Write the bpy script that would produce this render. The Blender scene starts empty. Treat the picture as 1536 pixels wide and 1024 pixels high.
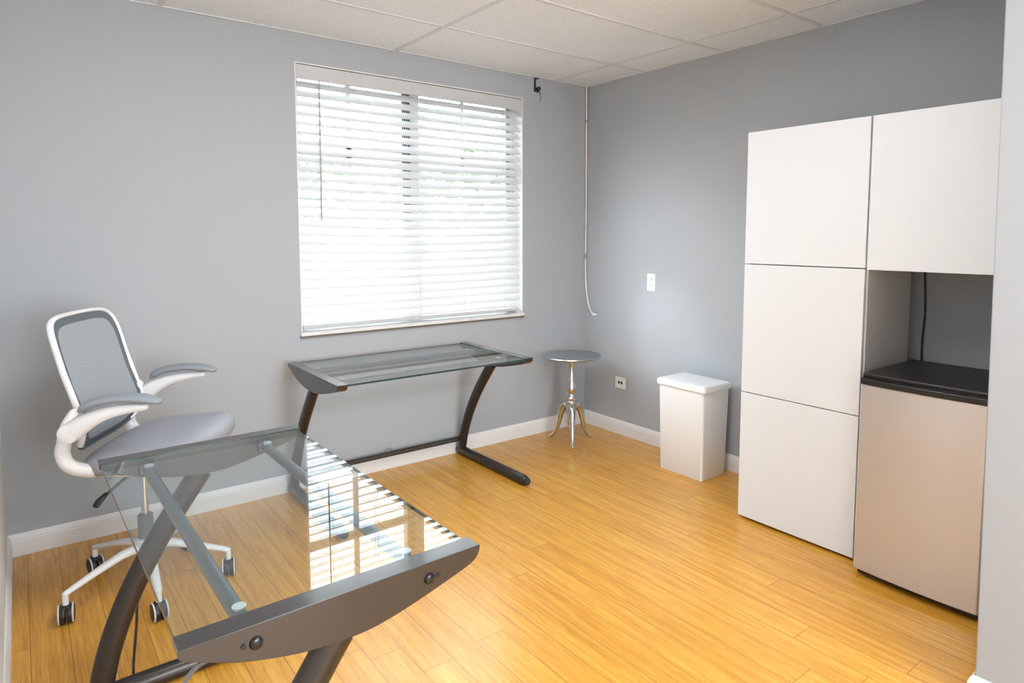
import bpy, bmesh, math, random
from mathutils import Vector, Matrix
random.seed(7)
C = bpy.context.scene.collection
PI = math.pi
SKY, REAR, LAMP, EXPO, WALL_SPOT = 8.5, 55., 14.5, .22, 55.

# ------------------------------------------------------------------ materials
def new_mat(name):
    m = bpy.data.materials.new(name); m.use_nodes = True
    return m, m.node_tree.nodes, m.node_tree.links, m.node_tree.nodes['Principled BSDF']

def mat(name, col, rough=.5, metal=0., spec=.5, coat=0., bump=0., bscale=200., var=0., vscale=3., trans=0., coat_rough=.1):
    m, N, L, b = new_mat(name)
    b.inputs['Base Color'].default_value = (*col, 1)
    b.inputs['Roughness'].default_value = rough
    b.inputs['Metallic'].default_value = metal
    b.inputs['Specular IOR Level'].default_value = spec
    b.inputs['Coat Weight'].default_value = coat
    b.inputs['Coat Roughness'].default_value = coat_rough
    tc = N.new('ShaderNodeTexCoord')
    if bump > 0:
        n = N.new('ShaderNodeTexNoise'); n.inputs['Scale'].default_value = bscale; n.inputs['Detail'].default_value = 3
        L.new(tc.outputs['Object'], n.inputs['Vector'])
        bp = N.new('ShaderNodeBump'); bp.inputs['Strength'].default_value = bump; bp.inputs['Distance'].default_value = .002
        L.new(n.outputs['Fac'], bp.inputs['Height']); L.new(bp.outputs['Normal'], b.inputs['Normal'])
    if var > 0:
        n = N.new('ShaderNodeTexNoise'); n.inputs['Scale'].default_value = vscale; n.inputs['Detail'].default_value = 4
        L.new(tc.outputs['Object'], n.inputs['Vector'])
        r = N.new('ShaderNodeValToRGB')
        r.color_ramp.elements[0].position = .3; r.color_ramp.elements[1].position = .7
        r.color_ramp.elements[0].color = (*[c * (1 - var) for c in col], 1)
        r.color_ramp.elements[1].color = (*[min(1, c * (1 + var)) for c in col], 1)
        L.new(n.outputs['Fac'], r.inputs['Fac']); L.new(r.outputs['Color'], b.inputs['Base Color'])
    if trans > 0:
        out = N['Material Output']; t = N.new('ShaderNodeBsdfTranslucent'); t.inputs['Color'].default_value = (*col, 1)
        mx = N.new('ShaderNodeMixShader'); mx.inputs['Fac'].default_value = trans
        L.new(b.outputs['BSDF'], mx.inputs[1]); L.new(t.outputs['BSDF'], mx.inputs[2]); L.new(mx.outputs['Shader'], out.inputs['Surface'])
    return m

def clear_glass(name, tint, f0=.04):
    """thin clear pane: transparent body with a Schlick reflection"""
    m, N, L, b = new_mat(name); N.remove(b); out = N['Material Output']
    g = N.new('ShaderNodeNewGeometry')
    dot = N.new('ShaderNodeVectorMath'); dot.operation = 'DOT_PRODUCT'
    L.new(g.outputs['Normal'], dot.inputs[0]); L.new(g.outputs['Incoming'], dot.inputs[1])
    def mth(op, a, bb=None):
        n = N.new('ShaderNodeMath'); n.operation = op
        for i, v in enumerate((a, bb)):
            if v is None: continue
            if isinstance(v, (int, float)): n.inputs[i].default_value = v
            else: L.new(v, n.inputs[i])
        return n.outputs[0]
    ab = mth('ABSOLUTE', dot.outputs['Value'])
    p5 = mth('POWER', mth('SUBTRACT', 1., ab), 5.)
    fr = mth('ADD', mth('MULTIPLY', p5, 1 - f0), f0)
    t = N.new('ShaderNodeBsdfTransparent'); t.inputs['Color'].default_value = (*tint, 1)
    gl = N.new('ShaderNodeBsdfGlossy'); gl.inputs['Roughness'].default_value = .0
    mx = N.new('ShaderNodeMixShader'); L.new(fr, mx.inputs['Fac'])
    L.new(t.outputs['BSDF'], mx.inputs[1]); L.new(gl.outputs['BSDF'], mx.inputs[2]); L.new(mx.outputs['Shader'], out.inputs['Surface'])
    return m

def floor_mat():
    m, N, L, b = new_mat('bamboo_planks')
    tc = N.new('ShaderNodeTexCoord')
    RH, BW = .112, 1.85
    sx = N.new('ShaderNodeSeparateXYZ'); L.new(tc.outputs['Object'], sx.inputs[0])
    def mth(op, a, bb=None):
        n = N.new('ShaderNodeMath'); n.operation = op
        for i, v in enumerate((a, bb)):
            if v is None: continue
            if isinstance(v, (int, float)): n.inputs[i].default_value = v
            else: L.new(v, n.inputs[i])
        return n.outputs[0]
    xs = mth('ADD', sx.outputs['X'], 20*RH + .011)
    row = mth('FLOOR', mth('DIVIDE', xs, RH))
    wn = N.new('ShaderNodeTexWhiteNoise'); wn.noise_dimensions = '1D'; L.new(row, wn.inputs['W'])
    ys = mth('ADD', mth('ADD', sx.outputs['Y'], 20.), mth('MULTIPLY', wn.outputs['Value'], BW))
    cv = N.new('ShaderNodeCombineXYZ'); L.new(ys, cv.inputs['X']); L.new(xs, cv.inputs['Y'])
    br = N.new('ShaderNodeTexBrick'); br.offset = 0; br.offset_frequency = 1; br.squash = 1
    br.inputs['Scale'].default_value = 1; br.inputs['Brick Width'].default_value = BW; br.inputs['Row Height'].default_value = RH
    br.inputs['Mortar Size'].default_value = .0009; br.inputs['Mortar Smooth'].default_value = .1; br.inputs['Bias'].default_value = 0
    br.inputs['Color1'].default_value = (0, 0, 0, 1); br.inputs['Color2'].default_value = (1, 1, 1, 1); br.inputs['Mortar'].default_value = (.5, .5, .5, 1)
    L.new(cv.outputs['Vector'], br.inputs['Vector'])
    # long fine fibres along the planks (world y)
    def streak(sx, sy, det, lo, hi):
        q = N.new('ShaderNodeMapping'); q.inputs['Scale'].default_value = (sx, sy, 1)
        L.new(tc.outputs['Object'], q.inputs['Vector'])
        # shift the pattern from plank to plank
        ad = N.new('ShaderNodeVectorMath'); ad.operation = 'ADD'
        sc = N.new('ShaderNodeVectorMath'); sc.operation = 'SCALE'; sc.inputs['Scale'].default_value = 13.
        L.new(br.outputs['Color'], sc.inputs[0]); L.new(q.outputs['Vector'], ad.inputs[0]); L.new(sc.outputs['Vector'], ad.inputs[1])
        n = N.new('ShaderNodeTexNoise'); n.inputs['Scale'].default_value = 1; n.inputs['Detail'].default_value = det; n.inputs['Roughness'].default_value = .6
        L.new(ad.outputs['Vector'], n.inputs['Vector'])
        r = N.new('ShaderNodeMapRange'); r.inputs['From Min'].default_value = .3; r.inputs['From Max'].default_value = .7
        r.inputs['To Min'].default_value = lo; r.inputs['To Max'].default_value = hi
        L.new(n.outputs['Fac'], r.inputs['Value']); return r.outputs['Result']
    s1 = streak(300, 9, 4, 0, 1); s2 = streak(62, 2.2, 4, 0, 1)
    def mixf(a, bb, f):
        n = N.new('ShaderNodeMix'); n.inputs['Factor'].default_value = f
        L.new(a, n.inputs[2]); L.new(bb, n.inputs[3]); return n.outputs[0]
    s = mixf(s1, s2, .5)
    sep = N.new('ShaderNodeSeparateColor'); L.new(br.outputs['Color'], sep.inputs['Color'])
    s = mixf(s, sep.outputs[0], .14)
    ramp = N.new('ShaderNodeValToRGB'); e = ramp.color_ramp.elements
    e[0].position = .12; e[0].color = (.48, .195, .019, 1)
    e[1].position = .85; e[1].color = (.80, .45, .080, 1)
    k = e.new(.5); k.color = (.68, .325, .038, 1)
    L.new(s, ramp.inputs['Fac'])
    mm = N.new('ShaderNodeMix'); mm.data_type = 'RGBA'
    L.new(br.outputs['Fac'], mm.inputs['Factor']); L.new(ramp.outputs['Color'], mm.inputs['A']); mm.inputs['B'].default_value = (.16, .07, .02, 1)
    L.new(mm.outputs['Result'], b.inputs['Base Color'])
    b.inputs['Roughness'].default_value = .36; b.inputs['Specular IOR Level'].default_value = .3
    b.inputs['Coat Weight'].default_value = .6; b.inputs['Coat Roughness'].default_value = .22
    bp = N.new('ShaderNodeBump'); bp.inputs['Strength'].default_value = .06; bp.inputs['Distance'].default_value = .001
    L.new(s1, bp.inputs['Height']); L.new(bp.outputs['Normal'], b.inputs['Normal'])
    return m

def tile_mat():
    m, N, L, b = new_mat('mineral_fibre_tile')
    tc = N.new('ShaderNodeTexCoord')
    n = N.new('ShaderNodeTexNoise'); n.inputs['Scale'].default_value = 55; n.inputs['Detail'].default_value = 7; n.inputs['Roughness'].default_value = .75
    L.new(tc.outputs['Object'], n.inputs['Vector'])
    r = N.new('ShaderNodeValToRGB'); e = r.color_ramp.elements
    e[0].position = .33; e[0].color = (.76, .80, .84, 1); e[1].position = .56; e[1].color = (.84, .88, .925, 1)
    L.new(n.outputs['Fac'], r.inputs['Fac']); L.new(r.outputs['Color'], b.inputs['Base Color'])
    b.inputs['Roughness'].default_value = .95; b.inputs['Specular IOR Level'].default_value = .1
    bp = N.new('ShaderNodeBump'); bp.inputs['Strength'].default_value = .25; bp.inputs['Distance'].default_value = .002
    L.new(n.outputs['Fac'], bp.inputs['Height']); L.new(bp.outputs['Normal'], b.inputs['Normal'])
    return m

def brushed(name, col, rough, axis, metal=1.):
    m, N, L, b = new_mat(name)
    tc = N.new('ShaderNodeTexCoord'); mp = N.new('ShaderNodeMapping')
    sc = [400, 400, 400]; sc[axis] = 4; mp.inputs['Scale'].default_value = sc
    L.new(tc.outputs['Object'], mp.inputs['Vector'])
    n = N.new('ShaderNodeTexNoise'); n.inputs['Scale'].default_value = 1; n.inputs['Detail'].default_value = 2
    L.new(mp.outputs['Vector'], n.inputs['Vector'])
    r = N.new('ShaderNodeMapRange'); r.inputs['To Min'].default_value = rough - .06; r.inputs['To Max'].default_value = rough + .06
    L.new(n.outputs['Fac'], r.inputs['Value']); L.new(r.outputs['Result'], b.inputs['Roughness'])
    b.inputs['Base Color'].default_value = (*col, 1); b.inputs['Metallic'].default_value = metal
    if metal < 1:
        tg = N.new('ShaderNodeTangent'); tg.direction_type = 'RADIAL'; tg.axis = 'Z'
        L.new(tg.outputs['Tangent'], b.inputs['Tangent']); b.inputs['Anisotropic'].default_value = .85; b.inputs['Anisotropic Rotation'].default_value = .25
    bp = N.new('ShaderNodeBump'); bp.inputs['Strength'].default_value = .05; bp.inputs['Distance'].default_value = .0005
    L.new(n.outputs['Fac'], bp.inputs['Height']); L.new(bp.outputs['Normal'], b.inputs['Normal'])
    return m

def mesh_fabric(name, col, alpha, scale):
    m, N, L, b = new_mat(name); out = N['Material Output']
    b.inputs['Base Color'].default_value = (*col, 1); b.inputs['Roughness'].default_value = .8; b.inputs['Specular IOR Level'].default_value = .2
    tc = N.new('ShaderNodeTexCoord')
    w = N.new('ShaderNodeTexVoronoi'); w.inputs['Scale'].default_value = scale; w.inputs['Randomness'].default_value = .1
    L.new(tc.outputs['Object'], w.inputs['Vector'])
    gt = N.new('ShaderNodeMath'); gt.operation = 'LESS_THAN'; gt.inputs[1].default_value = alpha
    L.new(w.outputs['Distance'], gt.inputs[0])
    t = N.new('ShaderNodeBsdfTransparent'); mx = N.new('ShaderNodeMixShader')
    L.new(gt.outputs[0], mx.inputs['Fac']); L.new(b.outputs['BSDF'], mx.inputs[1]); L.new(t.outputs['BSDF'], mx.inputs[2])
    L.new(mx.outputs['Shader'], out.inputs['Surface'])
    return m

def emit(name, col, s):
    m, N, L, b = new_mat(name)
    b.inputs['Base Color'].default_value = (.9, .9, .9, 1)
    b.inputs['Emission Color'].default_value = (*col, 1); b.inputs['Emission Strength'].default_value = s
    return m

M = dict(
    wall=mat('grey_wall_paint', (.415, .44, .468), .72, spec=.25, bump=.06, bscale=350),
    wall_left=mat('light_bounce_wall_paint', (.78, .79, .80), .72, spec=.25, bump=.06, bscale=350),  # lightened further so it bounces more light to the right wall
    wall_dimmed=mat('dimmed_wall_paint', (.335, .355, .38), .72, spec=.25, bump=.06, bscale=350),  # same grey paint, darkened to offset strong light on the near wall
    trim=mat('white_gloss_trim', (.80, .79, .78), .35),
    tile=tile_mat(), tee=mat('ceiling_tee_enamel', (.68, .70, .72), .45),
    floor=floor_mat(),
    blind=mat('white_slat', (.74, .74, .76), .5),
    valance=mat('white_valance', (.56, .57, .575), .45),
    cord=mat('white_cord', (.85, .85, .86), .6),
    vinyl=mat('window_vinyl', (.72, .72, .72), .4), track=mat('window_track', (.10, .10, .10), .5),
    sill=mat('stone_sill', (.74, .73, .72), .3, var=.06, vscale=14),
    sill_shade=mat('brown_sill_shade', (.16, .125, .095), .5),  # brown strip puts the shade below the sill lip into colour
    pane=clear_glass('window_glass', (.97, .99, .98)),
    desk_glass=clear_glass('desk_glass', (.92, .96, .965), .062),
    glass_edge=mat('green_glass_edge', (.030, .062, .060), .15),
    graphite=mat('graphite_powder_coat', (.022, .0185, .0185), .42, spec=.4, coat=.8, coat_rough=.14, bump=.03, bscale=900),
    tube=mat('dark_bronze_tube', (.045, .037, .033), .28, metal=.45),
    rail=mat('grey_rail_tube', (.16, .17, .18), .3, metal=.5),
    pad=mat('pale_plastic_pad', (.55, .58, .60), .35),
    black=mat('black_plastic', (.012, .012, .013), .38), blackgloss=mat('black_gloss_plastic', (.010, .010, .011), .22),
    rubber=mat('dark_rubber', (.02, .02, .021), .6),
    white_pl=mat('white_nylon', (.80, .80, .80), .38),
    seat=mat('grey_vinyl_seat', (.33, .345, .39), .5, bump=.05, bscale=600),
    armpad=mat('grey_arm_pad', (.26, .29, .315), .55, bump=.05, bscale=700),
    mesh=mesh_fabric('grey_back_mesh', (.34, .37, .395), .22, 330), mesh_rim=mesh_fabric('dark_back_border', (.135, .155, .17), .12, 330),
    mesh_rim_solid=mat('dark_grey_rim', (.10, .115, .125), .6), chrome=mat('satin_chrome', (.72, .72, .72), .22, metal=1), sleeve=mat('grey_sleeve', (.16, .18, .19), .4),
    caster_ring=mat('caster_ring', (.62, .62, .62), .4),
    alu=mat('cast_aluminium', (.66, .645, .62), .20, metal=1, bump=.12, bscale=90), alu_top=brushed('spun_aluminium', (.52, .54, .55), .30, 0),
    bin=mat('white_bin_plastic', (.84, .87, .90), .4), lid=mat('white_lid_plastic', (.82, .83, .84), .35),
    cab=mat('white_lacquer', (.72, .755, .795), .42), cab_in=mat('white_melamine', (.70, .69, .68), .5),
    steel=brushed('brushed_steel', (.60, .59, .60), .32, 1, .6),
    plate=mat('white_plate', (.82, .82, .81), .4), slot=mat('socket_slot', (.03, .03, .03), .6), knobgrey=mat('grey_knob', (.35, .35, .36), .4),
    darkmetal=mat('dark_bracket_metal', (.06, .058, .055), .4, metal=.6),
    leaf=mat('leaf_green', (.24, .33, .20), .6, trans=.3), bark=mat('bark', (.16, .11, .07), .9),
    lawn=mat('lawn', (.11, .13, .085), .9, var=.15, vscale=2), wall_out=mat('outside_render', (.7, .7, .68), .9),
    lamp=emit('fill_lamp_diffuser', (.96, .98, 1.0), LAMP),
)

# ------------------------------------------------------------------ mesh helpers
def obj(name, bm, material, parent=None, smooth=True, angle=38, bevel=0, seg=2):
    me = bpy.data.meshes.new(name)
    bmesh.ops.recalc_face_normals(bm, faces=bm.faces)
    bm.to_mesh(me); bm.free()
    mats = material if isinstance(material, (list, tuple)) else [material]
    for k in mats: me.materials.append(k)
    o = bpy.data.objects.new(name, me); C.objects.link(o)
    if parent: o.parent = parent
    if smooth:
        for f in me.polygons: f.use_smooth = True
        me.set_sharp_from_angle(angle=math.radians(angle))
    if bevel:
        b = o.modifiers.new('bevel', 'BEVEL'); b.width = bevel; b.segments = seg; b.limit_method = 'ANGLE'; b.angle_limit = math.radians(40)
        b.harden_normals = False
    return o

def box(bm, lo, hi, mi=0):
    x0, y0, z0 = lo; x1, y1, z1 = hi
    v = [bm.verts.new(p) for p in ((x0,y0,z0),(x1,y0,z0),(x1,y1,z0),(x0,y1,z0),(x0,y0,z1),(x1,y0,z1),(x1,y1,z1),(x0,y1,z1))]
    for q in ((0,3,2,1),(4,5,6,7),(0,1,5,4),(1,2,6,5),(2,3,7,6),(3,0,4,7)):
        f = bm.faces.new([v[i] for i in q]); f.material_index = mi
    return bm

def B(*boxes):
    bm = bmesh.new()
    for b in boxes: box(bm, *b)
    return bm

def spline(pts, n):
    P = [Vector(p) for p in pts]; out = []
    for i in range(len(P) - 1):
        a = P[max(i-1, 0)]; b = P[i]; c = P[i+1]; d = P[min(i+2, len(P)-1)]
        for k in range(n):
            t = k / n
            out.append(.5 * ((2*b) + (-a + c)*t + (2*a - 5*b + 4*c - d)*t*t + (-a + 3*b - 3*c + d)*t**3))
    out.append(P[-1]); return out

def tube(bm, pts, r, seg=16, up=(0, 0, 1), round_end=True, mi=0):
    """sweep an ellipse: r = list of (side radius, up radius) or one value"""
    P = [Vector(p) for p in pts]; n = len(P)
    R = [r] * n if isinstance(r, (int, float, tuple)) else list(r)
    R = [(q, q) if isinstance(q, (int, float)) else q for q in R]
    u0 = Vector(up); rings = []
    st = []
    for i in range(n):
        t = (P[min(i+1, n-1)] - P[max(i-1, 0)]).normalized()
        s = t.cross(u0)
        if s.length < 1e-4: s = t.cross(Vector((1, .01, 0)))
        s.normalize(); w = s.cross(t).normalized()
        st.append((P[i], R[i], s, w, t))
    seq = []
    if round_end:
        p, q, s, w, t = st[0]; m = min(q)
        for a in (80, 55, 28): seq.append((p - t*m*math.sin(math.radians(a)), (q[0]*math.cos(math.radians(a)), q[1]*math.cos(math.radians(a))), s, w))
    seq += [(p, q, s, w) for p, q, s, w, t in st]
    if round_end:
        p, q, s, w, t = st[-1]; m = min(q)
        for a in (28, 55, 80): seq.append((p + t*m*math.sin(math.radians(a)), (q[0]*math.cos(math.radians(a)), q[1]*math.cos(math.radians(a))), s, w))
    for p, q, s, w in seq:
        rings.append([bm.verts.new(p + s*q[0]*math.cos(2*PI*k/seg) + w*q[1]*math.sin(2*PI*k/seg)) for k in range(seg)])
    for a, b in zip(rings, rings[1:]):
        for k in range(seg):
            f = bm.faces.new((a[k], a[(k+1) % seg], b[(k+1) % seg], b[k])); f.material_index = mi
    bm.faces.new(rings[0][::-1]).material_index = mi; bm.faces.new(rings[-1]).material_index = mi
    return bm

def T(pts, r, **k): return tube(bmesh.new(), pts, r, **k)

def lathe(bm, prof, c=(0, 0, 0), seg=40, axis='z', mi=0):
    rings = []; c = Vector(c)
    def P(r, h, a):
        x, y = r*math.cos(a), r*math.sin(a)
        return c + Vector((x, y, h) if axis == 'z' else (h, x, y) if axis == 'x' else (x, h, y))
    for r, h in prof:
        rings.append([bm.verts.new(P(max(r, 1e-5), h, 2*PI*k/seg)) for k in range(seg)])
    for a, b in zip(rings, rings[1:]):
        for k in range(seg):
            bm.faces.new((a[k], a[(k+1) % seg], b[(k+1) % seg], b[k])).material_index = mi
    bm.faces.new(rings[0]).material_index = mi; bm.faces.new(rings[-1]).material_index = mi
    return bm

def LA(prof, **k): return lathe(bmesh.new(), prof, **k)

def prism(bm, outline, a, b, plane='yz', mi=0):
    def P(u, v, w): return {'yz': (w, u, v), 'xz': (u, w, v), 'xy': (u, v, w)}[plane]
    A = [bm.verts.new(P(u, v, a)) for u, v in outline]; Bv = [bm.verts.new(P(u, v, b)) for u, v in outline]
    n = len(A)
    bm.faces.new(A).material_index = mi; bm.faces.new(Bv[::-1]).material_index = mi
    for k in range(n): bm.faces.new((A[k], A[(k+1) % n], Bv[(k+1) % n], Bv[k])).material_index = mi
    return bm

def superellipse_solid(bm, rings, n=56, p=4.0):
    """rings: (cx, cy, z, half x, half y) stacked"""
    RS = []
    for cx, cy, z, a, b in rings:
        row = []
        for k in range(n):
            t = 2*PI*k/n; ct, s = math.cos(t), math.sin(t)
            row.append(bm.verts.new((cx + a*math.copysign(abs(ct)**(2/p), ct), cy + b*math.copysign(abs(s)**(2/p), s), z(ct, s) if callable(z) else z)))
        RS.append(row)
    for r0, r1 in zip(RS, RS[1:]):
        for k in range(n): bm.faces.new((r0[k], r0[(k+1) % n], r1[(k+1) % n], r1[k]))
    bm.faces.new(RS[0]); bm.faces.new(RS[-1])
    return bm

def tag(o, label, cat, group=None):
    o['label'] = label; o['category'] = cat
    if group: o['group'] = group
    return o

def thing(name, label, cat, loc=(0, 0, 0), rz=0., group=None):
    o = bpy.data.objects.new(name, None); C.objects.link(o); o.location = loc; o.rotation_euler = (0, 0, rz); o.empty_display_size = .05
    return tag(o, label, cat, group)

def struct(name, bm, m, parent=None, **k):
    o = obj(name, bm, m, parent, **k)
    if parent is None: o['kind'] = 'structure'
    return o

# ------------------------------------------------------------------ the room
H = 2.496; XL = -3.435; YB = -6.2; XR = -1.125; YR = -2.962
WX0, WX1, WZ0, WZ1 = -2.123, -.590, .868, 2.342
WT = .17
struct('floor', B(((XL-.15, YB-.15, -.12), (.15, WT, 0))), M['floor'], smooth=False)
struct('wall_back', B(((XL-.15, 0, 0), (WX0, WT, H+.1)), ((WX1, 0, 0), (.15, WT, H+.1)), ((WX0, 0, 0), (WX1, WT, WZ0)), ((WX0, 0, WZ1), (WX1, WT, H+.1))), M['wall'], smooth=False)
struct('wall_right', B(((0, YR-.1, 0), (.15, 0, H+.1))), M['wall'], smooth=False)
struct('wall_left', B(((XL-.15, YB, 0), (XL, 0, H+.1))), M['wall_left'], smooth=False)
bm = B(((XR, YB, 0), (.15, YR, H+.1)))
for v in bm.verts:
    if v.co.y > YR - .01: v.co.y = YR - .004 + .0125*v.co.z
struct('wall_near_right', bm, M['wall_dimmed'], smooth=False, bevel=.004)
RX0, RX1, RZ0, RZ1 = -3.25, -1.30, .55, 2.25
struct('wall_rear', B(((XL-.15, YB-.15, 0), (RX0, YB, H+.1)), ((RX1, YB-.15, 0), (.15, YB, H+.1)), ((RX0, YB-.15, 0), (RX1, YB, RZ0)), ((RX0, YB-.15, RZ1), (RX1, YB, H+.1))), M['wall_dimmed'], smooth=False)
bm = B(((RX0, YB-.10, RZ0), (RX0+.05, YB-.05, RZ1)), ((RX1-.05, YB-.10, RZ0), (RX1, YB-.05, RZ1)), ((RX0, YB-.10, RZ0), (RX1, YB-.05, RZ0+.05)), ((RX0, YB-.10, RZ1-.05), (RX1, YB-.05, RZ1)), (((RX0+RX1)/2-.03, YB-.10, RZ0), ((RX0+RX1)/2+.03, YB-.05, RZ1)))
struct('rear_fill_window', bm, M['vinyl'], smooth=False)  # window added behind the camera to let in frontal fill

# suspended ceiling: tiles and the tee grid
bm = B(((XL, YB, H), (0, 0, H+.06)))
TX, TY, TW, TD = -1.533, -.572, 1.2192, .6096
t = .0115
for k in range(-3, 3):
    x = TX + TW*k
    if XL < x < 0: box(bm, (x-t, YB, H-.0045), (x+t, 0, H), 1)
for k in range(0, 10):
    y = TY - TD*k
    if y > YB: box(bm, (XL, y-t, H-.004), (0, y+t, H), 1)
box(bm, (XL, -.018, H-.005), (0, 0, H), 1); box(bm, (-.018, YR, H-.005), (0, 0, H), 1); box(bm, (XL, YB, H-.005), (XL+.018, 0, H), 1)
struct('ceiling', bm, [M['tile'], M['tee']], smooth=False)

# baseboards with a moulded top
BP = [(0, 0), (.0145, 0), (.0145, .068), (.0125, .072), (.0125, .078), (.0095, .084), (.007, .092), (.004, .096), (0, .098)]
def baseboard(name, p0, p1, nrm):
    bm = bmesh.new(); p0 = Vector((*p0, 0)); p1 = Vector((*p1, 0)); n = Vector((*nrm, 0))
    A = [bm.verts.new(p0 + n*u + Vector((0, 0, v))) for u, v in BP]; Bv = [bm.verts.new(p1 + n*u + Vector((0, 0, v))) for u, v in BP]
    bm.faces.new(A); bm.faces.new(Bv[::-1]); k = len(A)
    for i in range(k): bm.faces.new((A[i], A[(i+1) % k], Bv[(i+1) % k], Bv[i]))
    struct(name, bm, M['trim'], angle=25)
baseboard('baseboard_back', (XL, 0), (0, 0), (0, -1))
baseboard('baseboard_right', (0, -.0145), (0, YR), (-1, 0))
baseboard('baseboard_left', (XL, YB), (XL, -.0145), (1, 0))
baseboard('baseboard_near_right', (XR, YB), (XR, YR), (-1, 0))
baseboard('baseboard_near_right_end', (XR-.0145, YR), (XR+.25, YR), (0, 1))

# ------------------------------------------------------------------ window
fy0, fy1 = .095, .150
bm = B(((WX0, fy0, WZ0), (WX0+.045, fy1, WZ1)), ((WX1-.075, fy0, WZ0), (WX1, fy1, WZ1)), ((WX0, fy0, WZ0), (WX1, fy1, WZ0+.05)), ((WX0, fy0, WZ1-.055), (WX1, fy1, WZ1)))
win = struct('window_1', bm, M['vinyl'], smooth=False, bevel=.002)
obj('window_stile', B(((-1.395, fy0-.012, WZ0+.05), (-1.335, fy1-.01, WZ1-.055))), M['vinyl'], win, smooth=False, bevel=.002)
bm = B(((-1.447, fy0+.004, WZ0+.05), (-1.395, fy1, WZ1-.055)))
for k in range(4): box(bm, (-1.444+.013*k, fy0-.002, WZ0+.05), (-1.438+.013*k, fy0+.004, WZ1-.055), 1)
obj('window_track', bm, [M['vinyl'], M['track']], win, smooth=False)
bm = bmesh.new()
for k in range(3): box(bm, (-.663+.012*k, fy0-.003, WZ0+.05), (-.659+.012*k, fy0, WZ1-.055))
obj('window_track', bm, M['track'], win, smooth=False)
bm = B(((-1.797, .108, WZ0+.05), (-1.768, .128, WZ1-.055)), ((-1.016, .108, WZ0+.05), (-.992, .128, WZ1-.055)),
       ((WX0+.045, .108, 1.865), (-1.447, .128, 1.925)), ((-1.335, .108, 1.865), (WX1-.075, .128, 1.925)))
obj('window_muntin', bm, M['vinyl'], win, smooth=False)
obj('window_pane', B(((WX0+.045, .130, WZ0+.05), (-1.44, .135, WZ1-.055))), M['pane'], win, smooth=False)
obj('window_pane', B(((-1.35, .130, WZ0+.05), (WX1-.075, .135, WZ1-.055))), M['pane'], win, smooth=False)
bm = B(((WX0, -.001, WZ1-.006), (WX1, fy0, WZ1)), ((WX1-.006, -.001, WZ0), (WX1, fy0, WZ1-.006)), ((WX0, -.001, WZ0), (WX0+.006, fy0, WZ1-.006)))
struct('trim_1', bm, M['trim'], smooth=False)
struct('trim_2', B(((WX0-.006, -.016, WZ0-.008), (WX1+.004, -.0004, WZ0+.012)), ((WX0+.0005, -.0004, WZ0+.0005), (WX1-.0005, fy0-.0005, WZ0+.012)), ((WX0-.008, -.014, WZ0-.020), (WX1+.006, -.0004, WZ0-.008), 1)), [M['sill'], M['sill_shade']], smooth=False)

# horizontal blind
bl = thing('window_blind', 'white horizontal slat blind lowered over the window', 'blind', ((WX0+WX1)/2, .035, WZ0))
hw = (WX1-WX0)/2 - .010; h = WZ1 - WZ0
def L3(x, y, z): return (x - bl.location.x, y - bl.location.y, z - bl.location.z)
obj('valance', B((L3(WX0+.007, .000, WZ1-.086), L3(WX1-.007, .012, WZ1-.010))), M['valance'], bl, smooth=False, bevel=.003)
obj('head_rail', B((L3(WX0+.012, .014, WZ1-.060), L3(WX1-.012, .070, WZ1-.008))), M['valance'], bl, smooth=False, bevel=.002)
SL = .0632; TH = .0030; tilt = math.radians(40); pitch = .0496
ns = 27; top = WZ1 - .096
slat_me = []
def slat_bm(sag, tilt):
    bm = bmesh.new(); nx = 24; rows = []
    prof = []
    for k in range(7):
        u = -SL/2 + SL*k/6; prof.append((u, .0034*(1-(2*u/SL)**2) + TH/2))
    for k in range(6, -1, -1):
        u = -SL/2 + SL*k/6; prof.append((u, .0034*(1-(2*u/SL)**2) - TH/2))
    ca, sa = math.cos(tilt), math.sin(tilt)
    for i in range(nx+1):
        x = -hw + 2*hw*i/nx; dz = -sag*(1-(x/hw)**2)
        rows.append([bm.verts.new((x, u*ca - v*sa, u*sa + v*ca + dz)) for u, v in prof])
    n = len(prof)
    for a, b in zip(rows, rows[1:]):
        for k in range(n): bm.faces.new((a[k], a[(k+1) % n], b[(k+1) % n], b[k]))
    bm.faces.new(rows[0]); bm.faces.new(rows[-1]); return bm
for i in range(ns):
    f = i/(ns-1)
    o = obj('slat', slat_bm(.013*min(1, f*1.7)*min(1, (1-f)*3+.12), math.radians(42+9*f)), M['blind'], bl, angle=50)
    o.location = (0, 0, top - .012 - pitch*i - h + h - WZ0)
zr = .908
obj('bottom_rail', B((L3(WX0+.012, .004, zr-.013), L3(WX1-.035, .058, zr+.008))), M['valance'], bl, smooth=False, bevel=.003)
for x in (-1.972, -1.690, -1.378, -1.059, -.733):
    bm = bmesh.new()
    tube(bm, [L3(x, .0075, WZ1-.06), L3(x, .0075, zr-.004)], .0013, seg=6, round_end=False)
    tube(bm, [L3(x+.006, .0625, WZ1-.06), L3(x+.006, .0625, zr-.004)], .0013, seg=6, round_end=False)
    obj('ladder_cord', bm, M['cord'], bl)
w = obj('tilt_wand', T([L3(-1.993, -.006, WZ1-.088), L3(-1.998, -.010, 1.497)], .0042, seg=8), mat('wand_plastic', (.38, .39, .40), .35), bl)

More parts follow.
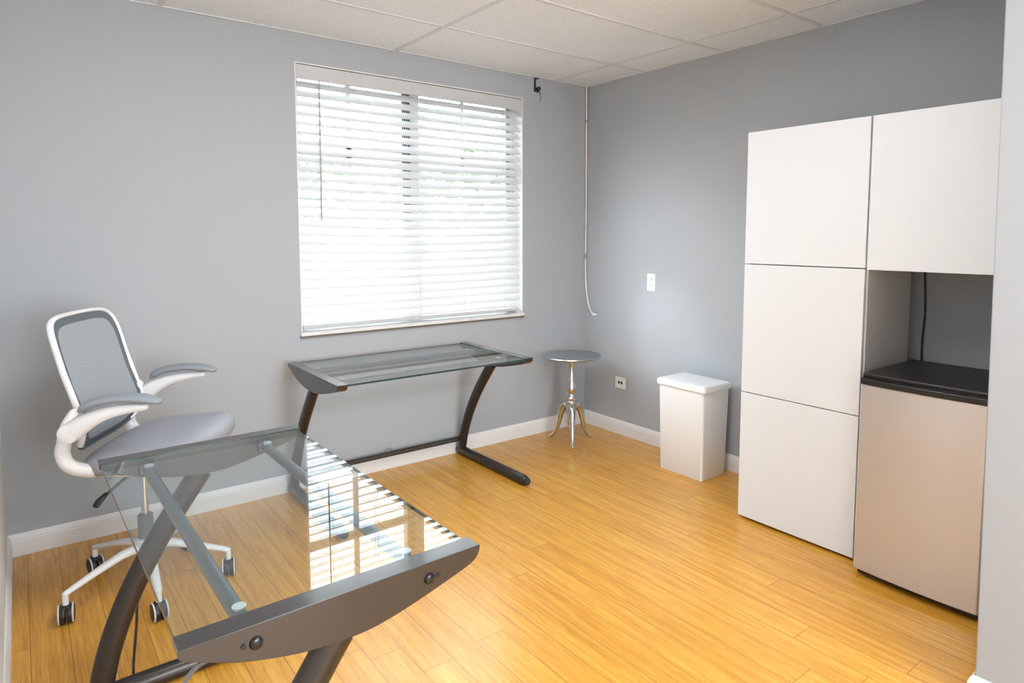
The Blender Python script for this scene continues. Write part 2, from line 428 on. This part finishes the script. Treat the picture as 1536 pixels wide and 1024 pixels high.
# ------------------------------------------------------------------ outdoors
struct('ground', B(((-40, .6, -.5), (40, 60, -.4))), M['lawn'], smooth=False)
def tree(label, x, y, hgt, seed):
    rnd = random.Random(seed)
    t = thing('garden_tree', label, 'tree', (x, y, -.4))
    obj('trunk', T(spline([(0, 0, -.05), (.05, .02, hgt*.3), (-.03, .05, hgt*.62)], 4), [.12-.008*k for k in range(9)], seg=10), M['bark'], t)
    bm = bmesh.new()
    for k in range(2600):
        a = rnd.random()*2*PI; zz = rnd.random(); r = (rnd.random()**.4) * (1.7*math.sin(PI*min(1, .12+.88*zz))**.6)
        c = Vector((r*math.cos(a), r*math.sin(a), hgt*(.28+.72*zz)))
        u = Vector((rnd.gauss(0, 1), rnd.gauss(0, 1), rnd.gauss(0, .6))).normalized(); v = u.cross(Vector((rnd.gauss(0, 1), rnd.gauss(0, 1), 1))).normalized()
        s = .07 + .07*rnd.random()
        bm.faces.new([bm.verts.new(c + q) for q in (-u*s, v*s*.5, u*s, -v*s*.5)])
    f = obj('foliage', bm, M['leaf'], t, smooth=False)
tree('green leafy tree outside behind the left half of the window blind', -.6, 5.6, 3.2, 1)
tree('green leafy tree outside behind the right half of the window blind', 3.4, 7.0, 3.4, 2)

# ------------------------------------------------------------------ desks
def desk(label, loc, rz, Ln, W, zt, rail_y, stretcher, group):
    """local: X along the desk, Y from the back (0) to the front (W)"""
    D = thing('glass_desk', label, 'desk', loc, rz, group)
    th = .050
    def panel(sx):
        key = [(.0, .0), (.0, -.014), (.012, -.021), (.06, -.034), (.137, -.054), (.24, -.0725), (.37, -.088), (.52, -.0935), (.62, -.088), (.72, -.0755), (.82, -.060), (.91, -.045), (.965, -.034), (.990, -.022), (1.0, -.008), (1.0, .0)]
        out = [(u*W, zt+v) for u, v in key]
        sm = [out[0]] + [(p.x, p.y) for p in spline([(a, b, 0) for a, b in out[1:]], 4)]
        x0 = sx*(Ln/2-th); x1 = sx*Ln/2
        bm = prism(bmesh.new(), sm, min(x0, x1), max(x0, x1), 'yz')
        o = obj('end_panel', bm, M['graphite'], D, angle=30, bevel=.006, seg=3)
        for ry, s in (() if stretcher else ((rail_y[0], -1), (rail_y[1], 1))):
            bz = zt - .034
            e = sx*Ln/2
            obj('bolt', LA([(.0085, e-sx*.004), (.0115, e+sx*.002), (.0095, e+sx*.0055), (.004, e+sx*.0075)], c=(0, ry, bz), axis='x', seg=20), M['blackgloss'], o)
            obj('hole_plug', LA([(.0048, e-sx*.004), (.0048, e+sx*.0022), (.002, e+sx*.0026)], c=(0, ry+s*.021, bz+.001), axis='x', seg=14), M['black'], o)
        return o
    panel(-1); panel(1)
    # glass between the panels
    gx = Ln/2 - th - .001
    bm = B(((-gx, .004, zt-.013), (gx, W-.012, zt-.003)))
    for f in bm.faces:
        f.normal_update()
        f.material_index = 0 if abs(f.normal.z) > .5 else 1
    obj('glass_top', bm, [M['desk_glass'], M['glass_edge']], D, smooth=False)
    for sx in (-1, 1):
        x = sx*(Ln/2 - th/2)
        pts = spline([(x, .47*W, zt-.088), (x, .40*W, zt-.145), (x, .25*W, zt-.275), (x, .115*W, zt-.42), (x, .02*W, zt-.56), (x, -.030*W, zt-.675), (x, -.038*W, .030)], 6)
        obj('leg', T(pts, (.025, .034), up=(0, 1, .3), seg=20, round_end=False), M['tube'], D)
        obj('foot', T([(x, -.07*W, .029), (x, .3*W, .029), (x, .93*W, .029)], .029, seg=22), M['tube'], D)
        obj('foot_cap', T([(x, .93*W+.012, .029), (x, .93*W+.026, .029)], .021, seg=20), M['rubber'], D)
    for ry in rail_y:
        z = zt - .0335
        o = obj('support_rail', T([(-gx-.004, ry, z), (gx+.004, ry, z)], .0155, seg=18, round_end=False), M['rail'], D)
        for sx in (-1, 1):
            obj('bracket', B(((sx*gx-.030 if sx > 0 else sx*gx, ry-.022, z-.017), (sx*gx if sx > 0 else sx*gx+.030, ry+.022, z+.014))), M['rail'], o, smooth=False, bevel=.004)
            obj('glass_pad', LA([(.011, z+.013), (.013, z+.017), (.013, zt-.0135)], c=(sx*(gx-.052), ry, 0), seg=24), M['pad'], o)
    if not stretcher: return D
    s = obj('stretcher', B(((-Ln/2+th/2, -.052*W, .093), (Ln/2-th/2, -.024*W, .121))), M['tube'], D, smooth=False, bevel=.003)
    bm = B(((-Ln/2+.06, -.024*W-.001, .103), (Ln/2-.06, -.024*W+.003, .106)), ((-Ln/2+.06, -.024*W-.001, .111), (Ln/2-.06, -.024*W+.003, .114)))
    obj('groove_strip', bm, M['rail'], s, smooth=False)
    if stretcher:
        xl = -.02
        pts = [(xl + .026*math.cos(a), -.03*W, .121 + .022*math.sin(a)) for a in [PI*k/12 for k in range(13)]]
        obj('cable_loop', T(pts, .0025, seg=8), M['rail'], s)
    return D
near = desk('glass topped desk in the foreground with the window blind mirrored in its top', (-3.174, -1.894, 0), -PI/2 + .014, 1.160, .588, .750, (.120, .462), False, None)
desk('glass topped desk standing against the wall under the window', (-1.668, -.085, 0), PI, 1.125, .69, .738, (.16, .50), True, None)

bpy.context.view_layer.update()
dc = obj('hanging_cord', T(spline([(-3.094, -1.300, .375), (-3.093, -1.275, .33), (-3.097, -1.272, .20), (-3.115, -1.285, .012), (-3.10, -1.45, .006), (-3.02, -1.62, .006)], 6), .0042, seg=8), M['rubber'])
d2 = obj('hanging_cord', T(spline([(-3.120, -2.445, .700), (-3.137, -2.440, .690), (-3.155, -2.432, .658), (-3.180, -2.420, .56), (-3.196, -2.412, .30), (-3.20, -2.44, .06)], 6), .0045, seg=8), M['rail'])
d2.parent = near; d2.matrix_parent_inverse = near.matrix_world.inverted()
dc.parent = near; dc.matrix_parent_inverse = near.matrix_world.inverted()

# ------------------------------------------------------------------ office chair
CH = thing('office_chair', 'white framed swivel office chair with grey mesh back and flip-up arms', 'chair', (-2.985, -.640, 0), math.radians(-31))
# five star base
bm = LA([(.034, .135), (.046, .150), (.046, .185), (.038, .202), (.027, .206)], seg=28)
base = obj('star_base', bm, M['white_pl'], CH)
for k, ang in enumerate((122, 202, 269, 338, 50)):
    a = math.radians(ang + 31); d = Vector((math.cos(a), math.sin(a), 0)); R = .300
    pts = [d*.03+Vector((0, 0, .172)), d*.10+Vector((0, 0, .166)), d*.19+Vector((0, 0, .142)), d*(R-.012)+Vector((0, 0, .112)), d*R+Vector((0, 0, .108))]
    bm = T(pts, [(.022, .019), (.020, .016), (.017, .0125), (.0135, .010), (.012, .010)], seg=14)
    tube(bm, [d*R+Vector((0, 0, .112)), d*R+Vector((0, 0, .066))], .0105, seg=14, round_end=False)
    obj('base_arm', bm, M['white_pl'], base)
    # twin wheel caster, wheel axis turned a little
    ca = math.radians(31) + (.22, -.12, .10, -.25, .3)[k]
    c = bpy.data.objects.new('caster', None); C.objects.link(c); c.parent = CH; c.location = d*R; c.rotation_euler = (0, 0, ca); c.empty_display_size = .03
    for s in (-1, 1):
        prof = [(.020, .002), (.0325, .003), (.0335, .008), (.0335, .020), (.030, .0255), (.020, .027)]
        obj('wheel', LA([(r, s*hh) for r, hh in prof], c=(0, 0, .0335), axis='x', seg=26), M['black'], c)
        ring = [(.0345, .019), (.0355, .0215), (.0345, .0245), (.0325, .0245), (.0325, .019)]
        obj('wheel_rim', LA([(r, s*hh) for r, hh in ring], c=(0, 0, .0335), axis='x', seg=26), M['caster_ring'], c)
    bm = B(((-.016, -.020, .045), (.016, .020, .069)))
    obj('hood', bm, M['black'], c, smooth=False, bevel=.006)
obj('column_sleeve', LA([(.026, .200), (.028, .215), (.028, .296), (.024, .300)], seg=26), M['sleeve'], CH)
obj('gas_cylinder', LA([(.0135, .296), (.0135, .500)], seg=20), M['chrome'], CH)
obj('tilt_mechanism', B(((-.10, -.085, .490), (.12, .085, .535))), M['black'], CH, smooth=False, bevel=.008)
lv = obj('height_lever', T([(.0, -.07, .495), (-.015, -.13, .487), (-.040, -.20, .462)], .006, seg=10), M['rail'], CH)
obj('lever_paddle', T([(-.043, -.203, .462), (-.055, -.225, .446), (-.060, -.237, .434)], [(.010, .007), (.016, .009), (.014, .008)], seg=12), M['black'], lv)

# seat cushion
def seat_z(base, crown, lift):
    return lambda ct, s: base + lift*ct + crown*0
cx, a0, b0 = .085, .238, .252
rings = []
for z, sc in ((-.052, .86), (-.048, .92), (-.036, .975), (-.018, 1.0), (.004, .99), (.020, .955), (.030, .90), (.038, .82), (.044, .70), (.047, .52), (.048, .30), (.0485, .1)):
    def zf(ct, s, z=z, sc=sc):
        x = sc*ct
        return .600 + z + .038*x - .020*max(0, x-.55)**2*4*(1 if z > -.03 else .4) + .014*abs(sc*s)**3*(1 if z > 0 else 0)
    rings.append((cx, 0, zf, a0*sc, b0*sc))
obj('seat', superellipse_solid(bmesh.new(), rings, 72, 3.4), M['seat'], CH, angle=80)
# seat pan under the cushion
obj('seat_pan', superellipse_solid(bmesh.new(), [(cx, 0, .528, .17, .18), (cx, 0, .532, .19, .20), (cx, 0, .550, .20, .215)], 48, 3.4), M['black'], CH)

# backrest: side profile x(z), half width w(z)
PF = [(.600, -.158), (.640, -.128), (.690, -.104), (.740, -.095), (.800, -.118), (.860, -.140), (.925, -.156), (1.0, -.174), (1.06, -.190), (1.12, -.210)]
def px(z):
    for (z0, x0), (z1, x1) in zip(PF, PF[1:]):
        if z <= z1:
            t = (z-z0)/(z1-z0); return x0 + (x1-x0)*t
    return PF[-1][1]
def psm(z): return sum(px(z+d) for d in (-.03, -.015, 0, .015, .03))/5
zc, hh = .862, .250
def back_pt(t, s, off=0.):
    ct, st = math.cos(t), math.sin(t); p = 5.2 if st < 0 else 6.5
    w = .228 - .030*max(0, -st)**2 + .004*max(0, st)**3
    y = w*s*math.copysign(abs(ct)**(2/p), ct); z = zc + hh*s*math.copysign(abs(st)**(2/p), st)
    if st > 0: z += .006*s*(1-(y/.22)**2)
    return Vector((psm(z) + .30*(y*y) - .010 + off, y, z))
n = 96
def back_tube(t0, t1, m, wd, dp):
    P = [t0 + (t1-t0)*k/m for k in range(m+1)]; rows = []
    for t in P:
        c = back_pt(t, 1.0); tn = (back_pt(t+.02, 1) - back_pt(t-.02, 1)).normalized()
        s = tn.cross(Vector((1, 0, 0))).normalized(); w = s.cross(tn).normalized()
        rows.append([(c + s*wd*math.cos(2*PI*j/12) + w*dp*math.sin(2*PI*j/12)) for j in range(12)])
    bm = bmesh.new(); V = [[bm.verts.new(q) for q in r] for r in rows]
    for a, b in zip(V, V[1:]):
        for j in range(12): bm.faces.new((a[j], a[(j+1) % 12], b[(j+1) % 12], b[j]))
    bm.faces.new(V[0]); bm.faces.new(V[-1]); return bm
bf = obj('backrest_frame', back_tube(math.radians(-44), math.radians(224), 84, .0078, .0115), M['white_pl'], CH, angle=80)
obj('lower_rim', back_tube(math.radians(-136), math.radians(-44), 30, .005, .009), M['mesh_rim_solid'], bf, angle=80)
def back_band(rs, off):
    bm = bmesh.new(); prev = None
    for r in rs:
        row = [bm.verts.new(back_pt(2*PI*k/n, r, off)) for k in range(n)] if r > 0 else None
        if prev and row:
            for k in range(n): bm.faces.new((prev[k], prev[(k+1) % n], row[(k+1) % n], row[k]))
        prev = row
    return bm, prev
bm, last = back_band([1.0, .95, .90, .85], .004)
obj('mesh_border', bm, M['mesh_rim'], bf, angle=80)
bm, last = back_band([.865, .80, .72, .62, .5, .36, .2, .08], .0045); bm.faces.new(last)
obj('mesh_panel', bm, M['mesh'], bf, angle=80)

for s in (-1, 1):
    # J shaped carrier from the back pivot under the seat
    pts = spline([(-.112, s*.236, .775), (-.134, s*.246, .735), (-.150, s*.246, .675), (-.158, s*.244, .632), (-.142, s*.240, .590), (-.100, s*.225, .565), (-.040, s*.185, .546), (.03, s*.13, .521)], 5)
    rr = [(.023, .027)]*12 + [(.0245, .026)]*16 + [(.024, .015)]*8
    obj('back_carrier', T(pts, rr[:len(pts)], seg=16, up=(0, 1, 0)), M['white_pl'], CH)
    arm = obj('armrest', T(spline([(-.118, s*.268, .716), (-.090, s*.272, .734), (-.045, s*.276, .764), (.010, s*.278, .787), (.075, s*.278, .800), (.140, s*.278, .806)], 5),
                           [(.034, .021)]*3 + [(.037-.0011*k, .021-.0002*k) for k in range(23)], seg=16, up=(0, 1, 0)), M['white_pl'], CH)
    bm = LA([(.028, s*.248), (.0355, s*.254), (.0355, s*.278), (.033, s*.286), (.022, s*.2895), (.008, s*.290)], c=(-.118, 0, .716), axis='y', seg=28)
    obj('pivot_hub', bm, M['white_pl'], arm)
    P = spline([(-.070, s*.278, .800), (-.048, s*.278, .817), (.0, s*.278, .832), (.065, s*.278, .840), (.135, s*.278, .837), (.190, s*.278, .825)], 5)
    R = [(.034*min(1, .55+.12*k), .0165*min(1, .6+.1*k)) for k in range(6)] + [(.036, .0165)]*14 + [(.036-.0025*k, .0165-.0012*k) for k in range(6)]
    obj('arm_pad', T(P, R, seg=20), M['armpad'], arm)

# ------------------------------------------------------------------ aluminium pedestal table
sx, sy = -.388, -.287
ST = thing('pedestal_table', 'small round silver metal pedestal table on three curved legs in the room corner', 'side table', (sx, sy, 0))
obj('table_top', LA([(.02, .578), (.14, .580), (.188, .584), (.199, .590), (.2015, .596), (.199, .6015), (.193, .602), (.187, .5985), (.02, .5975)], seg=64), M['alu_top'], ST)
prof = [(.020, .112), (.026, .116), (.028, .124), (.0285, .150), (.030, .160), (.031, .205), (.037, .212), (.037, .256), (.033, .262), (.039, .268), (.041, .276), (.038, .284), (.029, .290), (.031, .300), (.024, .308), (.023, .320), (.018, .330), (.024, .338), (.034, .352), (.037, .366), (.035, .382), (.028, .400), (.023, .430), (.0225, .455), (.0165, .478), (.0145, .500), (.0165, .520), (.023, .548), (.030, .566), (.046, .574), (.05, .579)]
obj('column', LA(prof, seg=40), M['alu'], ST)
for ang in (233, 113, -9):
    a = math.radians(ang); d = Vector((math.cos(a), math.sin(a), 0))
    pts = spline([d*.020+Vector((0, 0, .232)), d*.047+Vector((0, 0, .246)), d*.070+Vector((0, 0, .222)), d*.088+Vector((0, 0, .160)), d*.105+Vector((0, 0, .092)), d*.130+Vector((0, 0, .036)), d*.155+Vector((0, 0, .014)), d*.166+Vector((0, 0, .010))], 5)
    R = [(.020, .022), (.023, .026), (.0225, .025), (.020, .021), (.016, .016), (.012, .012), (.0125, .009), (.009, .008)]
    RR = []
    for i in range(len(pts)):
        f = i/5; k = min(int(f), 6); u = f-k
        RR.append(tuple(R[k][q]*(1-u)+R[k+1][q]*u for q in (0, 1)))
    obj('leg', T(pts, RR, seg=16), M['alu'], ST)

# ------------------------------------------------------------------ waste bin
BN = thing('waste_bin', 'white lidded plastic waste bin standing by the right wall', 'trash can', (-.188, -1.165, 0))
def rr_loft(levels, rad=.016, m=6):
    bm = bmesh.new(); rows = []
    for z, a, b, ox in levels:
        row = []
        for qx, qy, a0 in ((1, 1, 0), (-1, 1, 90), (-1, -1, 180), (1, -1, 270)):
            for k in range(m+1):
                t = math.radians(a0 + 90*k/m)
                row.append(bm.verts.new((ox + qx*(a-rad)+rad*math.cos(t), qy*(b-rad)+rad*math.sin(t), z)))
        rows.append(row)
    n = len(rows[0])
    for r0, r1 in zip(rows, rows[1:]):
        for k in range(n): bm.faces.new((r0[k], r0[(k+1) % n], r1[(k+1) % n], r1[k]))
    bm.faces.new(rows[0]); bm.faces.new(rows[-1]); return bm
obj('bin_body', rr_loft([(.0, .109, .153, 0), (.004, .112, .156, 0), (.505, .121, .166, 0), (.520, .121, .166, 0)], .012), M['bin'], BN)
obj('lid', rr_loft([(.521, .127, .176, -.002), (.524, .131, .180, -.002), (.549, .131, .180, -.002), (.556, .128, .177, -.002), (.559, .121, .170, -.002), (.5605, .08, .12, -.002)], .018), M['lid'], BN, angle=50)

# ------------------------------------------------------------------ cabinets
DF, DT = -.540, .019
y0, y1, y2 = -1.729, -2.317, -2.900
zb, ch = .015, .6326
TC = thing('tall_cabinet', 'tall white handleless cabinet with three stacked doors beside the fridge', 'cabinet', (0, y0, 0))
def Lc(x, y, z, o): return (x-o.location.x, y-o.location.y, z-o.location.z)
def bx(o, x0, x1, ya, yb, z0, z1): return (Lc(min(x0, x1), min(ya, yb), z0, o), Lc(max(x0, x1), max(ya, yb), z1, o))
xi, xo = DF+DT+.002, -.100
bm = B(bx(TC, xi, xo, y0-.002, y0-.020, zb, zb+3*ch-.001), bx(TC, xi, xo, y1+.020, y1+.0005, zb, zb+3*ch-.001), bx(TC, xo-.008, xo, y0-.02, y1+.02, zb, zb+3*ch-.001),
       *[bx(TC, xi, xo, y0-.02, y1+.02, zb+ch*k - (.018 if k == 3 else 0), zb+ch*k + (.018 if k < 3 else -.001)) for k in range(4)])
obj('carcass', bm, M['cab_in'], TC, smooth=False, bevel=.0008)
for yy in (y0-.06, y1+.06):
    for xx in (xi+.05, xo-.05): obj('foot', LA([(.018, 0), (.018, zb)], c=Lc(xx, yy, 0, TC), seg=14), M['black'], TC)
for k in range(3):
    obj('door', B(bx(TC, DF, DF+DT, y0-.001, y1+.006, zb+ch*k+.0022, zb+ch*(k+1)-.0022)), M['cab'], TC, smooth=False, bevel=.0018)
WC = thing('wall_cabinet', 'white single door wall cabinet mounted above the fridge', 'cabinet', (0, y1, zb+2*ch))
z0, z1 = zb+2*ch, zb+3*ch
xo2 = -.001
bm = B(bx(WC, xi, xo2, y1-.0005, y1-.018, z0, z1-.001), bx(WC, xi, xo2, y2+.018, y2, z0, z1-.001), bx(WC, xo2-.008, xo2, y1-.018, y2+.018, z0, z1-.001),
       bx(WC, xi, xo2, y1-.018, y2+.018, z0, z0+.018), bx(WC, xi, xo2, y1-.018, y2+.018, z1-.019, z1-.001))
obj('carcass', bm, M['cab_in'], WC, smooth=False, bevel=.0008)
obj('door', B(bx(WC, DF, DF+DT, y1-.001, y2, z0-.004, z1-.0022)), M['cab'], WC, smooth=False, bevel=.0018)

# ------------------------------------------------------------------ mini fridge
fya, fyb = -2.362, -2.822
FR = thing('mini_fridge', 'stainless steel door mini fridge with black top under the wall cabinet', 'fridge', (-.40, (fya+fyb)/2, 0))
hw2 = (fya-fyb)/2
obj('fridge_body', B(((-.195, -hw2+.004, .030), (.235, hw2-.004, .815))), M['black'], FR, smooth=False, bevel=.006)
def bow(xb, xf, bulge, hwid, zz0, zz1, rad=.012):
    out = [(xb, -hwid), (xf+rad*.9, -hwid)]
    for k in range(4): 
        a = math.radians(22*(k+1)); out.append((xf+rad-rad*math.sin(a), -hwid+rad-rad*math.cos(a)))
    for k in range(-10, 11):
        u = k/10; out.append((xf - bulge*(1-u*u), u*(hwid-rad)))
    for k in range(3, -1, -1):
        a = math.radians(22*(k+1)); out.append((xf+rad-rad*math.sin(a), hwid-rad+rad*math.cos(a)))
    out += [(xf+rad*.9, hwid), (xb, hwid)]
    return prism(bmesh.new(), out, zz0, zz1, 'xy')
dr = obj('fridge_door', bow(-.200, -.250, .010, hw2, .038, .816), M['steel'], FR, angle=30, bevel=.002)
obj('door_gasket', B(((-.202, -hw2+.006, .05), (-.194, hw2-.006, .81))), M['rubber'], FR, smooth=False)
tp = obj('worktop', bow(.238, -.236, .010, hw2, .845, .860, .014), M['blackgloss' if False else 'black'], FR, angle=30, bevel=.004)
obj('handle_strip', bow(-.19, -.256, .010, hw2, .817, .840, .012), M['black'], FR, angle=30, bevel=.004)
obj('top_rail', B(((-.19, -hw2+.004, .815), (.236, hw2-.004, .846))), M['black'], FR, smooth=False)
obj('door_groove', bow(-.19, -.243, .010, hw2-.004, .839, .846, .012), M['blackgloss'], FR, angle=30)
obj('kick_plate', B(((-.225, -hw2+.01, .012), (-.19, hw2-.01, .034))), M['black'], FR, smooth=False, bevel=.002)
for a in (-1, 1):
    for b in (-.17, .19): obj('foot', LA([(.018, 0), (.018, .012), (.012, .032)], c=(b, a*(hw2-.05), 0), seg=16), M['black'], FR)
# fridge lead on the wall in the niche
tag(obj('power_cord', T(spline([(-.012, -2.338, 1.275), (-.010, -2.345, 1.15), (-.010, -2.348, 1.05), (-.012, -2.343, .93), (-.016, -2.347, .80), (-.03, -2.36, .62)], 6), .0042, seg=10), M['black']), 'black power cord running down the wall behind the fridge', 'cord')

# ------------------------------------------------------------------ wall fittings
def duplex(y, z):
    o = thing('wall_outlet', 'white upright double socket plate on the right wall above the waste bin', 'outlet', (0, y, z))
    p = obj('cover_plate', B(((-.006, -.036, -.058), (0, .036, .058))), M['plate'], o, smooth=False, bevel=.003)
    for s in (1, -1):
        bm = prism(bmesh.new(), [(.0165*math.cos(t)*1.0, s*.0235+max(-.0125, min(.0125, .0165*math.sin(t)))) for t in [2*PI*k/28 for k in range(28)]], -.0085, -.006, 'yz')
        r = obj('socket_face', bm, M['plate'], o, angle=30)
        bm = B(((-.0092, -.0085, s*.0235-.001), (-.0084, -.0055, s*.0235+.008)), ((-.0092, .0055, s*.0235-.001), (-.0084, .0085, s*.0235+.007)))
        lathe(bm, [(.003, -.0092), (.003, -.0084)], c=(0, 0, s*.0235-.007), axis='x', seg=12)
        obj('slot', bm, M['slot'], r, smooth=False)
    obj('screw', LA([(.003, -.0075), (.0035, -.006)], axis='x', seg=12), M['knobgrey'], o)
    obj('night_plug', LA([(.012, -.016), (.014, -.012), (.014, -.0085)], c=(0, .001, .0255), axis='x', seg=20), M['plate'], o)
duplex(-.652, 1.103)
o = thing('wall_jack', 'small white square socket plate low on the right wall beside the pedestal table', 'outlet', (0, -.379, .370))
obj('cover_plate', B(((-.006, -.050, -.042), (0, .050, .042))), M['plate'], o, smooth=False, bevel=.003)
for s in (-1, 1):
    obj('jack_port', LA([(.0075, -.0085), (.009, -.006)], c=(0, s*.013, .002), axis='x', seg=18), M['slot'], o)
    obj('port_ring', LA([(.0082, -.0064), (.0115, -.0072), (.0125, -.006)], c=(0, s*.013, .002), axis='x', seg=18), M['knobgrey'], o)
# white cable down the corner
cb = obj('coax_cable', T(spline([(-.016, -.014, H-.006), (-.014, -.012, 2.2), (-.012, -.012, 1.9), (-.013, -.014, 1.5), (-.013, -.013, 1.2), (-.012, -.020, 1.04), (-.011, -.040, .93), (-.012, -.066, .868), (-.012, -.092, .838), (-.010, -.105, .833)], 8), .0055, seg=10), M['cord'])
tag(cb, 'white cable hanging down the room corner from the ceiling to the right wall', 'cable')
for z in (2.245, 1.27): obj('cable_clip', T([(-.013, -.013, z-.006), (-.013, -.013, z+.006)], .0075, seg=10), M['knobgrey'], cb)
pl = obj('cable_plug', T([(-.010, -.102, .833), (-.010, -.128, .836)], [.010, .009], seg=14), M['cord'], cb)
obj('plug_tip', T([(-.010, -.124, .846), (-.010, -.128, .850)], .007, seg=10), M['knobgrey'], pl)
# black bracket with a stray wire, high on the window wall
bk = thing('wire_bracket', 'small dark metal bracket with a loose wire high on the wall right of the window', 'bracket', (-.474, 0, 2.43))
obj('strap', B(((-.020, -.004, -.030), (-.004, 0, .064)), ((-.020, -.030, .050), (.004, 0, .055)), ((-.022, -.022, -.034), (.018, 0, -.029))), M['darkmetal'], bk, smooth=False, bevel=.001)
obj('clamp', LA([(.006, -.030), (.014, -.026), (.014, -.006), (.008, 0)], c=(.008, 0, -.012), axis='y', seg=18), M['darkmetal'], bk)
obj('loose_wire', T(spline([(.010, -.020, -.026), (.022, -.018, -.045), (.030, -.014, -.066), (.026, -.012, -.082), (.022, -.012, -.098)], 5), .0018, seg=8), M['darkmetal'], bk)

# ------------------------------------------------------------------ added ceiling fill lamps, out of view
def fill_panel(x, y, label, hx=.60):
    t = thing('ceiling_fill_panel', label, 'fill light', (x, y, H), 0, 'added ceiling fill panels')
    obj('light_frame', B(((-hx, -.30, -.012), (hx, -.27, 0)), ((-hx, .27, -.012), (hx, .30, 0)), ((-hx, -.27, -.012), (-hx+.03, .27, 0)), ((hx-.03, -.27, -.012), (hx, .27, 0))), M['tee'], t, smooth=False)
    obj('diffuser', B(((-hx+.03, -.27, -.008), (hx-.03, .27, -.002))), M['lamp'], t, smooth=False)
for x, y, lab in ((-2.142, -2.096, 'added unseen ceiling fill panel above the near glass desk'), (-2.142, -4.534, 'added unseen ceiling fill panel behind the camera')):
    fill_panel(x, y, lab)


# ------------------------------------------------------------------ sky and added fill lamps
W = bpy.data.worlds.new('sky'); bpy.context.scene.world = W; W.use_nodes = True
N = W.node_tree.nodes; L = W.node_tree.links
bg = N['Background']
bg.inputs['Color'].default_value = (.86, .94, 1.0, 1); bg.inputs['Strength'].default_value = SKY
al = bpy.data.lights.new('rear_fill', 'AREA'); al.shape = 'RECTANGLE'; al.size = RX1-RX0-.1; al.size_y = RZ1-RZ0-.1; al.energy = REAR; al.color = (.94, .97, 1.0)
ao = bpy.data.objects.new('rear_fill', al); C.objects.link(ao); ao.location = ((RX0+RX1)/2, YB-.12, (RZ0+RZ1)/2); ao.rotation_euler = (PI/2, 0, 0)  # added area lamp in the rear opening, fill for the back wall

# added spot lamp that makes the bright patch on the right wall
sp = bpy.data.lights.new('wall_patch_spot', 'SPOT'); sp.energy = WALL_SPOT; sp.spot_size = math.radians(20); sp.spot_blend = 1.; sp.shadow_soft_size = .05; sp.color = (.80, .90, 1.0)
so = bpy.data.objects.new('wall_patch_spot', sp); C.objects.link(so); so.location = (-1.75, -.09, 1.95)
so.rotation_euler = (Vector((0, -.78, .80)) - so.location).to_track_quat('-Z', 'Y').to_euler()

sp = bpy.data.lights.new('wall_fill_spot', 'SPOT'); sp.energy = WALL_SPOT*1.3; sp.spot_size = math.radians(58); sp.spot_blend = 1.; sp.shadow_soft_size = .35; sp.color = (.86, .93, 1.0)  # second added lamp without a fixture, wide fill for the right wall
so = bpy.data.objects.new('wall_fill_spot', sp); C.objects.link(so); so.location = (-2.0, -.40, 1.75)
so.rotation_euler = (Vector((0, -.85, 1.0)) - so.location).to_track_quat('-Z', 'Y').to_euler()

# ------------------------------------------------------------------ camera
cam = bpy.data.cameras.new('camera'); co = bpy.data.objects.new('camera', cam); C.objects.link(co)
P = (-3.3379020965326465, -3.621069736165348, 1.4223685365158645); yaw, pit, roll, f, sxp, syp = .6645949701752971, -.08303631618571591, .0014241824, 985.8053, 31.2039, -78.6684
fw = Vector((math.sin(yaw)*math.cos(pit), math.cos(yaw)*math.cos(pit), math.sin(pit))); rt = Vector((math.cos(yaw), -math.sin(yaw), 0)); up = rt.cross(fw)
r2 = rt*math.cos(roll) + up*math.sin(roll); u2 = -rt*math.sin(roll) + up*math.cos(roll)
mw = Matrix(((r2.x, u2.x, -fw.x, P[0]), (r2.y, u2.y, -fw.y, P[1]), (r2.z, u2.z, -fw.z, P[2]), (0, 0, 0, 1)))
co.matrix_world = mw
cam.sensor_fit = 'HORIZONTAL'; cam.sensor_width = 36; cam.lens = f*36/1536; cam.shift_x = -sxp/1536; cam.shift_y = syp/1536; cam.clip_start = .02
sc = bpy.context.scene; sc.camera = co
sc.view_settings.view_transform = 'Standard'; sc.view_settings.look = 'None'; sc.view_settings.gamma = 1; sc.view_settings.exposure = EXPO
sc.view_settings.use_curve_mapping = False
